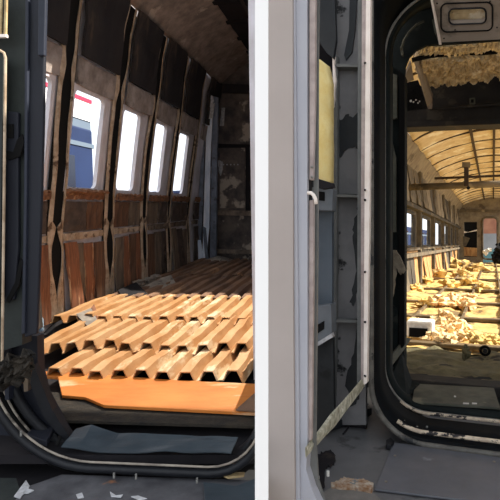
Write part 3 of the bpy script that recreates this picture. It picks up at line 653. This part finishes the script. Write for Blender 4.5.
for i, a_ in enumerate(sl):
    b_ = sl[(i+1) % len(sl)]
    for k in range(4): ring_in.append((a_[0]+(b_[0]-a_[0])*k/4, a_[1]+(b_[1]-a_[1])*k/4))
n_ = len(ring_in); ring_out = [edge(q) for q in ring_in]
for c_ in Q:
    i = min(range(n_), key=lambda j: math.dist(ring_out[j], c_)); ring_out[i] = c_
w = MB(R); vs = [hp(*q) for q in ring_out]+[hp(*q) for q in ring_in]; vs += [v+Vector((0,0,.02)) for v in vs]
fs = []
for k in range(n_):
    j = (k+1) % n_; fs += [(k, j, n_+j, n_+k), (2*n_+k, 3*n_+k, 3*n_+j, 2*n_+j), (k, 2*n_+k, 2*n_+j, j), (n_+k, n_+j, 3*n_+j, 3*n_+k)]
w.add(vs, fs).build('panel', 'hatch', t)
MB(R).tube([hp(*q)-Vector((0,0,.004)) for q in rg], .004, 8, closed=True).build('gasket', 'void', t, smooth=True)
MB(R).tube([hp(*q)-Vector((0,0,.003)) for q in sl], .0045, 8, closed=True).build('slot_rim', 'black_metal', t, smooth=True)
hprism([(445,4),(489,3),(489,25),(445,26)], .03, .01).build('slot_backing', 'foil', t)
hprism([(429.5,-8),(431.5,-8),(441.5,43),(439,43)], -.01, .03).build('edge_lip', 'palestrip', t)
for q in ((437,3),(444,38),(497,27),(455,29.5),(490,1)): MB(R).blob(hp(*q)-Vector((0,0,.002)), .004, 1, .1, 8, 5).build('screw', 'void', t)
tag(MB(R).px([(432,20),(436,16),(438,40),(434,30)], 'b', 3.3, .05).build('wire_bundle', 'side_panel'), 'purplish wire bundle hanging at the left edge of the hatch', 'wire')
# ---- foil duct and beam above the opening
def sheet(P, th, m, name, label, cat, amp=.05, nu=40, nv=14, fr=R, s1=5, parent=None, sag=0):
    def fn(u, v):
        p = bil(P, u, v); d = amp*(1.2*abs(nz((u*s1, v*s1*.5, 3)))+.9*abs(nz((u*s1*2.7, v*s1*1.5, 8)))+.5*abs(nz((u*s1*6, v*s1*3, 5))))-amp*.5
        return p+Vector((d*.2, d*.5, d-sag*math.sin(math.pi*v)))
    o = MB(fr).grid(fn, nu, nv).build(name, m, parent, solid=.01)
    return tag(o, label, cat) if label else o
P4 = [hit(R, 423, 45, 'b', 3.75), hit(R, 530, 38, 'b', 3.75), hit(R, 530, 51, 'b', 4.1), hit(R, 414, 56, 'b', 4.1)]
sheet(P4, .01, 'foil', 'foil_strip', 'narrow strip of crumpled gold foil just under the hatch', 'foil', .05, 90, 10, s1=8)
P4 = [hit(R, 413, 58, 'b', 4.15), hit(R, 530, 49, 'b', 4.15), hit(R, 530, 75, 'b', 4.7), hit(R, 424, 86, 'b', 4.7)]
sheet(P4, .01, 'foil', 'foil_duct', 'wide crumpled gold foil sheet over the right carriage doorway', 'foil', .09, 120, 50, s1=8)
tag(MB(R).tube([hit(R, x, y, 'b', 4.08) for x, y in [(412,60),(430,56),(460,53),(480,53),(530,49)]], .018, 8).build('foil_joint_rod', 'void'), 'black rod between the two foil sheets', 'rod')
t = thing('cross_beam', R, hit(R, 460, 127, 'b', 4.9), 'dark steel cross beam with a small box, below the gold foil', 'beam')
MB(R).px([(404,112),(430,108),(560,92),(560,121),(404,128)], 'b', 4.85, .2).build('beam_web', 'beam_dark', t)
MB(R).px([(404,92),(425,84),(560,70),(560,97),(404,113)], 'b', 4.95, .1).build('beam_top', 'beam_dark', t)
MB(R).px([(400,122),(560,116.5),(560,122),(400,127.5)], 'b', 4.80, .1).build('lower_flange', 'beam_dark', t, bevel=.005)
MB(R).tube([hit(R, 430, 109, 'b', 4.78), hit(R, 560, 99, 'b', 4.78)], .014, 8).build('conduit', 'beam_dark', t)
MB(R).px([(469.5,98),(475,97.5),(475,104),(469.5,104.5)], 'b', 4.76, .08).build('junction_box', 'side_panel', t)
MB(R).px([(471,99.5),(473.6,99.3),(473.6,102.3),(471,102.5)], 'b', 4.75, .02).build('box_face', 'void', t)
slab('raking_beam', [(413,58,4.1),(417,58,4.1),(432,100,4.7),(432,109,4.75),(428,109,4.75)], .05, 'hatch', 'pale raking beam at the left end of the gold foil', 'beam', fr=R)
slab('sky_glimpse', [(404.5,78,4.4),(411,62,4.3),(414,80,4.5),(404.5,84,4.5)], .02, 'hatch', 'pale grey sheet standing in for sky glimpsed behind the left end of the foil', 'sheet', fr=R)  # grey sheet paints in a glimpse of sky
rp('dark_backing', [(400,84),(418,80),(428,108),(420,116),(400,118)], 4.95, .03, 'void', None, 'black board with small white dots for its holes left of the cross beam', 'board')
for k, (x, y) in enumerate([(411,101),(413.5,102),(416,100),(418,103),(419.5,101.5)]):
    tag(MB(R).blob(hit(R, x, y, 'b', 4.93), .008 if k else .012, k, .2, 8, 6).build('light_dot', 'plain_white'), 'tiny white dot standing in for light through a hole left of the cross beam', 'light dot', 'light dots on the black board')  # white dots paint in light showing through holes
# ---- saloon: side wall with windows
RW = -1.69
B0, B1 = 5.3, 28.2
WR = [(6.4,7.4),(8.4,9.3),(10.7,12.0),(13.2,15.0),(16.3,18.2),(19.3,21.0),(22.1,23.5),(24.6,26.0)]
WT, WS = .66, -.075
w = MB(R)
def rbox(b0, b1, c0, c1, a0=RW-.06, a1=RW): w.box(a0, a1, b0, b1, c0, c1)
rbox(B0, B1, -1.0, WS); rbox(B0, B1, WT, 1.7)
e = [B0]+[x for p in WR for x in p]+[B1]
for i in range(0, len(e), 2): rbox(e[i], e[i+1], WS, WT)
wm = struct(w.build('wall_side', 'R_wall'), 'stripped side wall of the right carriage with a row of windows', 'wall')
for i, (b0, b1) in enumerate(WR):
    w = MB(R); r = .12; path = []
    for p in rrect(b0, b1, WS, WT, r, 0, 6): path.append(Vector((RW+.01, p.x, p.z)))
    w.tube(path, .035, 6, closed=True)
    ob = w.build('window_%d' % (i+6), 'R_wall_dark'); struct(ob, 'window opening in the right carriage side wall', 'window')
# wall ribs, upper panels, lower boards
ribs = [5.6,7.9,10.0,12.6,15.65,18.75,21.55,24.05,26.6]
for b in ribs:
    MB(R).box(RW, RW+.10, b-.13, b-.03, -.95, 1.68).build('rib', 'R_wall', wm)
    MB(R).box(RW, RW+.10, b+.05, b+.13, -.95, 1.68).build('rib', 'R_wall_dark', wm)
MB(R).box(RW, RW+.12, B0, B1, -.30, -.22).build('waist_rail', 'R_wall', wm)
MB(R).box(RW, RW+.09, B0, B1, WS-.08, WS-.02).build('sill_rail', 'R_wall', wm)
MB(R).box(RW, RW+.14, B0, B1, .74, .82).build('head_rail', 'R_wall_dark', wm)
nm = ['nearest','second','third','fourth','fifth','sixth','seventh','farthest']
for i, (b0, b1) in enumerate(zip(ribs[1:-1], ribs[2:])):
    random.seed(50+i)
    t = thing('upper_lining', R, (RW, (b0+b1)/2, .85), 'buckled grey panels above the %s visible window bay of the right carriage' % nm[i], 'wall panel', 'panels above the right carriage windows')
    n = 3
    for k in range(n):
        x0 = b0+.16+(b1-b0-.3)*k/n; x1 = b0+.16+(b1-b0-.3)*(k+.9)/n; tp = random.uniform(.02,.14)
        MB(R).grid(lambda u, v: Vector((RW+.03+tp*(1-v)+.03*nz((u*3, v*3, i+k)), x0+(x1-x0)*u, .86+.78*v)), 4, 6).build('panel', random.choice(['R_wall','R_wall_dark','R_cove']), t, solid=.02)
    t = thing('lower_lining', R, (RW, (b0+b1)/2, -.97), 'tan boards below the %s visible window bay of the right carriage' % nm[i], 'wall panel', 'boards below the right carriage windows')
    for k in range(4):
        x0 = b0+.16+(b1-b0-.3)*k/4; x1 = b0+.16+(b1-b0-.3)*(k+.9)/4; tp = random.uniform(0,.12); hh = random.uniform(-.36,-.3)
        MB(R).grid(lambda u, v: Vector((RW+.02+tp*(1-v)+.02*nz((u*3, v*3, i+k)), x0+(x1-x0)*u, -.96+(hh+.96)*v)), 3, 5).build('board', random.choice(['R_board','R_board','R_wall_dark','R_wall']), t, solid=.02)
    MB(R).box(RW, RW+.03, b0+.16, b1-.16, -.21, WS-.09).build('belt_board', 'R_board' if i % 2 else 'R_wall', t)
# cove + vault
def vault(a):                                  # height of the roof lining
    x = (a+1.45)/2.9; return 1.98+.36*math.sin(math.pi*min(max(x, 0), 1))**.8
co = MB(R).grid(lambda u, v: Vector((RW+.24*v, B0+(B1-B0)*u, 1.66+.33*v)), 24, 2)
struct(co.build('trim_2', 'R_cove', solid=.03), 'long beige cove board along the top of the right carriage wall', 'cove')
vt = MB(R).grid(lambda u, v: (lambda a, b: Vector((a, b, vault(a)+.035*nz((a*2, b*1.2, 1))+.03*abs(math.sin(math.pi*b/1.12)))))(-1.45+2.7*v, 4.95+(B1-4.95)*u), 150, 22)
ce = struct(vt.build('ceiling', 'roof_foam', smooth=True, solid=-.04), 'arched roof of the right carriage lined with glowing yellow insulation', 'ceiling')
nrib = 20
for k in range(nrib):
    b = 5.6+1.12*k
    MB(R).tube([Vector((a, b, vault(a)-.02)) for a in [-1.45+2.7*q/14 for q in range(15)]], .034, 6, ry=.045).build('roof_rib', 'roof_rib', ce)
for a in (-.42, .02, .5):
    MB(R).box(a-.025, a+.025, 5.0, B1, vault(a)-.09, vault(a)-.03).build('stringer', 'roof_rib', ce)
# cross tube and pendant
p0, p1 = hit(R, 422, 185, 'b', 9.3), hit(R, 560, 183, 'b', 9.3)
tag(MB(R).tube([Vector((RW+.25, 9.6, p0.z)), Vector((1.1, 9.6, p0.z-.0))], .06, 12).build('cross_tube', 'R_wall', smooth=True), 'thick grey tube crossing the right carriage under its roof', 'tube')
tag(MB(R).tube([Vector((-1.0, 9.75, p0.z+.16)), Vector((1.1, 9.75, p0.z+.16))], .022, 8).build('thin_rod', 'roof_rib'), 'thin dark rod just above the cross tube', 'rod')
t = thing('hanging_bracket', R, hit(R, 466, 188, 'b', 9.5), 'dark bracket hanging from the roof onto the cross tube', 'bracket')
MB(R).px([(464,165),(468.5,165),(468.5,186),(464,186)], 'b', 9.45, .1).build('arm', 'roof_rib', t)
MB(R).px([(462,162),(470,162),(470,167),(462,167)], 'b', 9.44, .12).build('cap_plate', 'R_wall', t)
MB(R).blob(hit(R, 468.5, 188, 'b', 9.4), .03, 2, .2, 10, 8).build('knob', 'void', t)
# far end wall
FE = 28.2
t = MB(R); t.px([(455,194),(560,190),(560,218),(455,218)], 'b', FE, .1); t.px([(455,218),(464,218),(464,262),(455,262)], 'b', FE, .1)
t.px([(464,218),(477,218),(477,222),(464,222)], 'b', FE, .1); t.px([(464,257),(483,257),(483,263),(464,263)], 'b', FE, .1); t.px([(477,218),(483,218),(483,258),(477,258)], 'b', FE, .1)
t.px([(497,218),(560,218),(560,262),(497,262)], 'b', FE, .1)
fw = struct(t.build('wall_far', 'R_cove'), 'far end wall of the right carriage with a doorway', 'wall')
w = MB(R); a0, a1 = hit(R, 482.5, 240, 'b', FE-.05).x, hit(R, 497.5, 240, 'b', FE-.05).x; c0, c1 = -.82, hit(R, 490, 217.5, 'b', FE-.05).z
w.tube(rrect(a0, a1, c0, c1, .2, FE-.05, 6), .05, 8, closed=True)
struct(w.build('door_1', 'R_wall', smooth=True), 'rounded doorway frame at the far end of the right carriage', 'door')
rp('lintel_rail', [(458,209),(500,210),(560,210),(560,213),(458,212)], FE-.1, .08, 'R_wall', fw)
t = thing('end_cupboard', R, hit(R, 470, 258, 'b', FE), 'dark open cupboard with an orange panel in the far end wall', 'cupboard')
rp('cavity', [(463,221),(478,221),(478,258),(463,258)], FE+.5, .05, 'void', t)
rp('lower_board', [(464,247),(477,248),(477,256.5),(464,256)], FE-.05, .05, 'R_board', t)
rp('pale_shelf', [(464,231),(468,232),(477,229.5),(477,231),(464,233)], FE-.02, .04, 'palestrip', t)
rp('torn_board', [(463,236),(470,238),(466,246),(463,247)], FE-.03, .03, 'R_wall', t)
# saloon floor
fn = lambda u, v: (lambda a, b: Vector((a, b, FLR-.03+.05*nz((a*2.2, b*1.5, 4))+.025*nz((a*7, b*5, 4)))))(RW+3.4*v, 4.95+(28.2-4.95)*u)
rf = MB(R).grid(fn, 200, 50)
struct(rf.build('floor', 'wool', smooth=True), 'right carriage floor covered with yellow insulation wool', 'floor')
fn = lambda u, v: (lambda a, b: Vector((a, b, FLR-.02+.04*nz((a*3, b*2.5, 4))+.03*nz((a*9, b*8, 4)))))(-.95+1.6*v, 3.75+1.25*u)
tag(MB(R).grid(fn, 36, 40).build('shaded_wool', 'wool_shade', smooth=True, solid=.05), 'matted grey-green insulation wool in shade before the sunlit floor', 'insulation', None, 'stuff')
for k, b in enumerate([5.05,6.9,8.7,11.2,14.5,18.5,23.5]):
    tag(MB(R).box(RW+.05, 1.6, b, b+.10+.004*b, FLR-.02, FLR+.022).build('floor_crossband', 'floor_band', bevel=.01), 'dark raised bar across the wool floor, %s from the doorway' % ['nearest','second','third','fourth','fifth','sixth','farthest'][k], 'crossband', 'dark bands on the wool floor')  # darker raised bars laid across the wool
for k, a in enumerate([-.98,-.38,.12]):
    tag(MB(R).box(a, a+.03, 5.1 if k != 2 else 6, 28, FLR-.02, FLR+.028).build('floor_runner', 'floor_band'), ['left dark runner along the wool floor','middle dark runner along the wool floor','right dark runner along the wool floor'][k], 'runner', 'long runners on the wool floor')
# foam chunks
spots = [(433,331,.13),(440,325,.12),(447,333,.12),(455,330,.13),(463,328,.11),(451,320,.10),(443,316,.09),(436,321,.08),(459,336,.09),(466,333,.07),(441,338,.1),(450,340,.09),(429,337,.07),
         (446,303,.12),(455,302,.12),(462,303,.13),(468,305,.10),(458,297,.09),(440,299,.09),(470,297,.07),(432,303,.09),(451,297,.08),
         (412,322,.08),(420,328,.07),(408,331,.08),(475,339,.08),(485,341,.09),(494,340,.08),(424,303,.08),(415,288,.1),(425,281,.1),(470,282,.12),(450,284,.12),(482,288,.1),(440,276,.14),(462,274,.14),(476,270,.16),(455,266,.16)]
def where(x, y):
    if y > 312: return 'in the bright heap nearest the doorway' if 428 < x < 468 else ('by the left edge of the floor near the doorway' if x < 428 else 'at the front right edge of the wool floor')
    if y > 294: return 'in the second heap, beyond the nearest one'
    return 'scattered farther down the wool floor'
for k, (x, y, r) in enumerate(spots):
    p = hit(R, x, y, 'c', FLR+.04)
    tag(MB(R).blob(p, r*p.y/9+.02, k*3.3, .55, 14, 9, sq=(1,1.1,.62)).build('foam_chunk', 'foam_white' if k < 22 else 'wool', smooth=False), 'pale yellow foam chunk '+where(x, y), 'foam chunk', 'foam chunks '+where(x, y))
t = thing('white_box', R, hit(R, 420, 336, 'c', FLR), 'small crushed white box with a black opening on the wool floor', 'box')
p = hit(R, 421, 336, 'c', FLR+.02)
MB(R).box(p.x-.13, p.x+.13, p.y-.12, p.y+.1, p.z, p.z+.17).build('carton', 'plain_white', t, bevel=.02)
MB(R).box(p.x-.10, p.x+.08, p.y-.14, p.y-.11, p.z+.01, p.z+.10).build('opening', 'void', t)
# dark tool near the doorway
p = hit(R, 485, 356, 'c', FLR+.01)
t = thing('tape_roll', R, p, 'black round roll standing on the shaded wool at the right', 'roll')
pts = [p+Vector((.036*math.cos(k*math.pi/8), 0, .045+.036*math.sin(k*math.pi/8))) for k in range(16)]
MB(R).tube(pts, .012, 8, closed=True).build('ring', 'void', t, smooth=True)
MB(R).tube([p+Vector((0,-.015,.045)), p+Vector((0,.015,.045))], .02, 12).build('core', 'beam_dark', t)
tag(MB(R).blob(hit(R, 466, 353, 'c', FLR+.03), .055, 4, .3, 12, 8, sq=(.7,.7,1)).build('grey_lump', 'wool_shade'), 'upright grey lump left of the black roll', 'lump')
tag(MB(R).box(-.95, .6, 3.60, 3.78, FLR-.05, FLR+.035).build('inner_sill', 'beam_dark', bevel=.01), 'dark sill beam at the foot of the right bulkhead', 'sill')
w = MB(R)
for k in range(9): w.blob((.30+.12*random.uniform(-1,1), 26.8+random.uniform(-.6,.6), -.85+.1*k*random.uniform(.6,1)), .22, k, .5)
tag(w.build('black_heap', 'void'), 'black rubbish heap in front of the far doorway', 'rubbish heap', None, 'stuff')
for k, (x, y, r, cr) in enumerate([(486,252,.12,0),(489,250,.10,0)]):
    tag(MB(R).blob(hit(R, x, y, 'b', 26.5), r, k, .4).build('white_scrap', 'plain_white'), ['white scrap left of the black heap by the far doorway','white scrap touching the black heap by the far doorway'][k], 'scrap')
# vestibule shell on the unseen sides of the right doorway, sized to block sun
sv = MB(R).box(1.25, 1.3, .2, 5.35, -1.0, 2.4)
struct(sv.build('unseen_wall_right', 'taupe'), 'vestibule side wall on the right, beyond the picture edge', 'wall')
struct(MB(R).box(-.6, 1.25, 2.45, 3.7, 1.62, 1.66).build('ceiling', 'deepgreen'), 'unseen dark vestibule ceiling of the right carriage, sized to block sun', 'ceiling')
struct(MB(R).box(-.75, 1.2, 3.82, 5.0, 1.85, 1.9).build('ceiling', 'beam_dark'), 'unseen dark ceiling over the crossbeam of the right carriage, sized to block sun', 'ceiling')
ob = MB(R); ob.box(-1.12, -1.08, 2.65, 5.35, -1.0, 2.5); ob.box(-1.69, -1.1, 5.25, 5.3, -1.0, 2.2)
struct(ob.build('wall_outer', 'taupe'), 'outer side wall of the right vestibule', 'wall')

# ================================================================== OUTSIDE
gr = MB('W').box(-60, 60, -30, 90, -2.0, -1.95)
struct(gr.build('ground', 'ground'), 'gravel ground of the rail yard', 'ground')
def coach(name, fr, a, b0, b1, c0, c1, label, wins, m='coach_blue', stripe=True, wf=(.62, .92)):
    t = thing(name, fr, (a, (b0+b1)/2, c0), label, 'railway coach')
    MB(fr).box(a-2.6, a, b0, b1, c0, c1).build('body', m, t, bevel=.05)
    if stripe: MB(fr).box(a, a+.03, b0, b1, c1-.45, c1-.35).build('stripe', 'coach_pale', t)
    x = b0+.6
    while x < b1-.8:
        MB(fr).box(a, a+.02, x, x+wins, c0+(c1-c0)*wf[0], c0+(c1-c0)*wf[1]).build('coach_window', 'coach_glass', t, bevel=.02); x += wins*2.1
    return t
# seen through the left carriage windows
coach('parked_coach', L, -6.3, 6.0, 12.4, -1.6, 1.85, 'blue coach with dark windows parked outside the left carriage', .36, wf=(.56, .80))
t = thing('station_canopy', L, (-11.5, 17, -1.6), 'pale station building with a white fascia and a red roof edge beyond the blue coach', 'building')
MB(L).box(-12.5, -11, 12, 21.5, -1.6, 3.55).build('pale_wall', 'coach_pale', t)
MB(L).box(-12.6, -10.95, 8, 21.5, 3.55, 4.32).build('white_fascia', 'coach_white', t)
MB(L).box(-12.6, -10.9, 8, 21.5, 4.32, 4.46).build('red_edge', 'coach_red', t)
coach('parked_coach', R, -4.6, 8, 40, -1.95, .95, 'blue coach parked outside the right carriage windows', .9)
# beyond the far doorway
tag(MB(R).box(-4, 6, 48, 49, .2, 6).build('brick_building', 'brick'), 'reddish brick building beyond the far doorway', 'building')
tag(MB(R).box(-4, 6, 44, 44.5, -1.0, .75).build('concrete_wall', 'concrete'), 'pale concrete wall beyond the far doorway', 'wall')
tag(MB(R).box(-4, 6, 38, 38.4, -2.0, -.45).build('teal_barrier', 'teal'), 'teal barrier just outside the far doorway', 'barrier')

# small pieces that belong to a part go one level below it
SUB = {'lock_slot':'lock_plate','scorch_mark':'lock_plate','tear':'side_plate','cover_strip':'post_body','slot':'case','hand_slot':'case','lip':'case','screw':('panel','plate','upper_rail'),
       'gasket':'panel','slot_rim':'panel','slot_backing':'panel','edge_lip':'panel','box_face':'junction_box','coach_window':'body','stripe':'body','hinge_pin':'outer_flange',
       'rivet':('rubber_tunnel','upper_panel'),'bolt':'inner_ring','inner_bead':'inner_ring','outer_bead':'outer_ring','clip':'upper_strip','core':'ring','opening':'carton','knob':'arm',
       'red_edge':'white_fascia','peeled_patch':'back_panel','scratch':'back_panel','torn_edge':'upright'}
base = lambda o: o.name.split('.')[0]
for o in list(C.objects):
    if base(o) in SUB and o.parent and not o.parent.parent:
        want = SUB[base(o)]; want = want if isinstance(want, tuple) else (want,); root = o.parent
        if len({base(q) for q in C.objects if q.parent == root}) < 3: continue
        for q in C.objects:
            if q.parent == root and base(q) in want and q is not o:
                o.location = ORG[o.name]-ORG[q.name]; o.parent = q; break

# ================================================================== LIGHT
wo = bpy.data.worlds.new('sky'); S.world = wo; wo.use_nodes = True
bg = wo.node_tree.nodes['Background']; bg.inputs[0].default_value = (.88,.93,1,1); bg.inputs[1].default_value = 1.15
sd = bpy.data.lights.new('sun', 'SUN'); sd.energy = 7.6; sd.angle = .01; sd.color = (1,.92,.80)
so = bpy.data.objects.new('sun', sd); C.objects.link(so)
A, B_, Cc = FR['R']; dv = (-A*1.0-B_*.25-Cc*.78).normalized()
so.rotation_euler = dv.to_track_quat('-Z', 'Y').to_euler()
ld = bpy.data.lights.new('deck_spot', 'SPOT'); ld.energy = 1550; ld.shadow_soft_size = .02; ld.spot_size = math.radians(38); ld.spot_blend = .05; ld.color = (1,.92,.80)  # added unseen spot, standing in for sun on the left deck
lo = bpy.data.objects.new('deck_spot', ld); C.objects.link(lo)
lo.location = W(L, (-.58, 5.0, 4.0)); tg = W(L, (-1.0, 2.7, -.72))
lo.rotation_euler = (tg-lo.location).to_track_quat('-Z', 'Y').to_euler()
S.view_settings.view_transform = 'Standard'; S.view_settings.look = 'None'; S.view_settings.gamma = 1
S.view_settings.use_curve_mapping = False; S.view_settings.exposure = .45
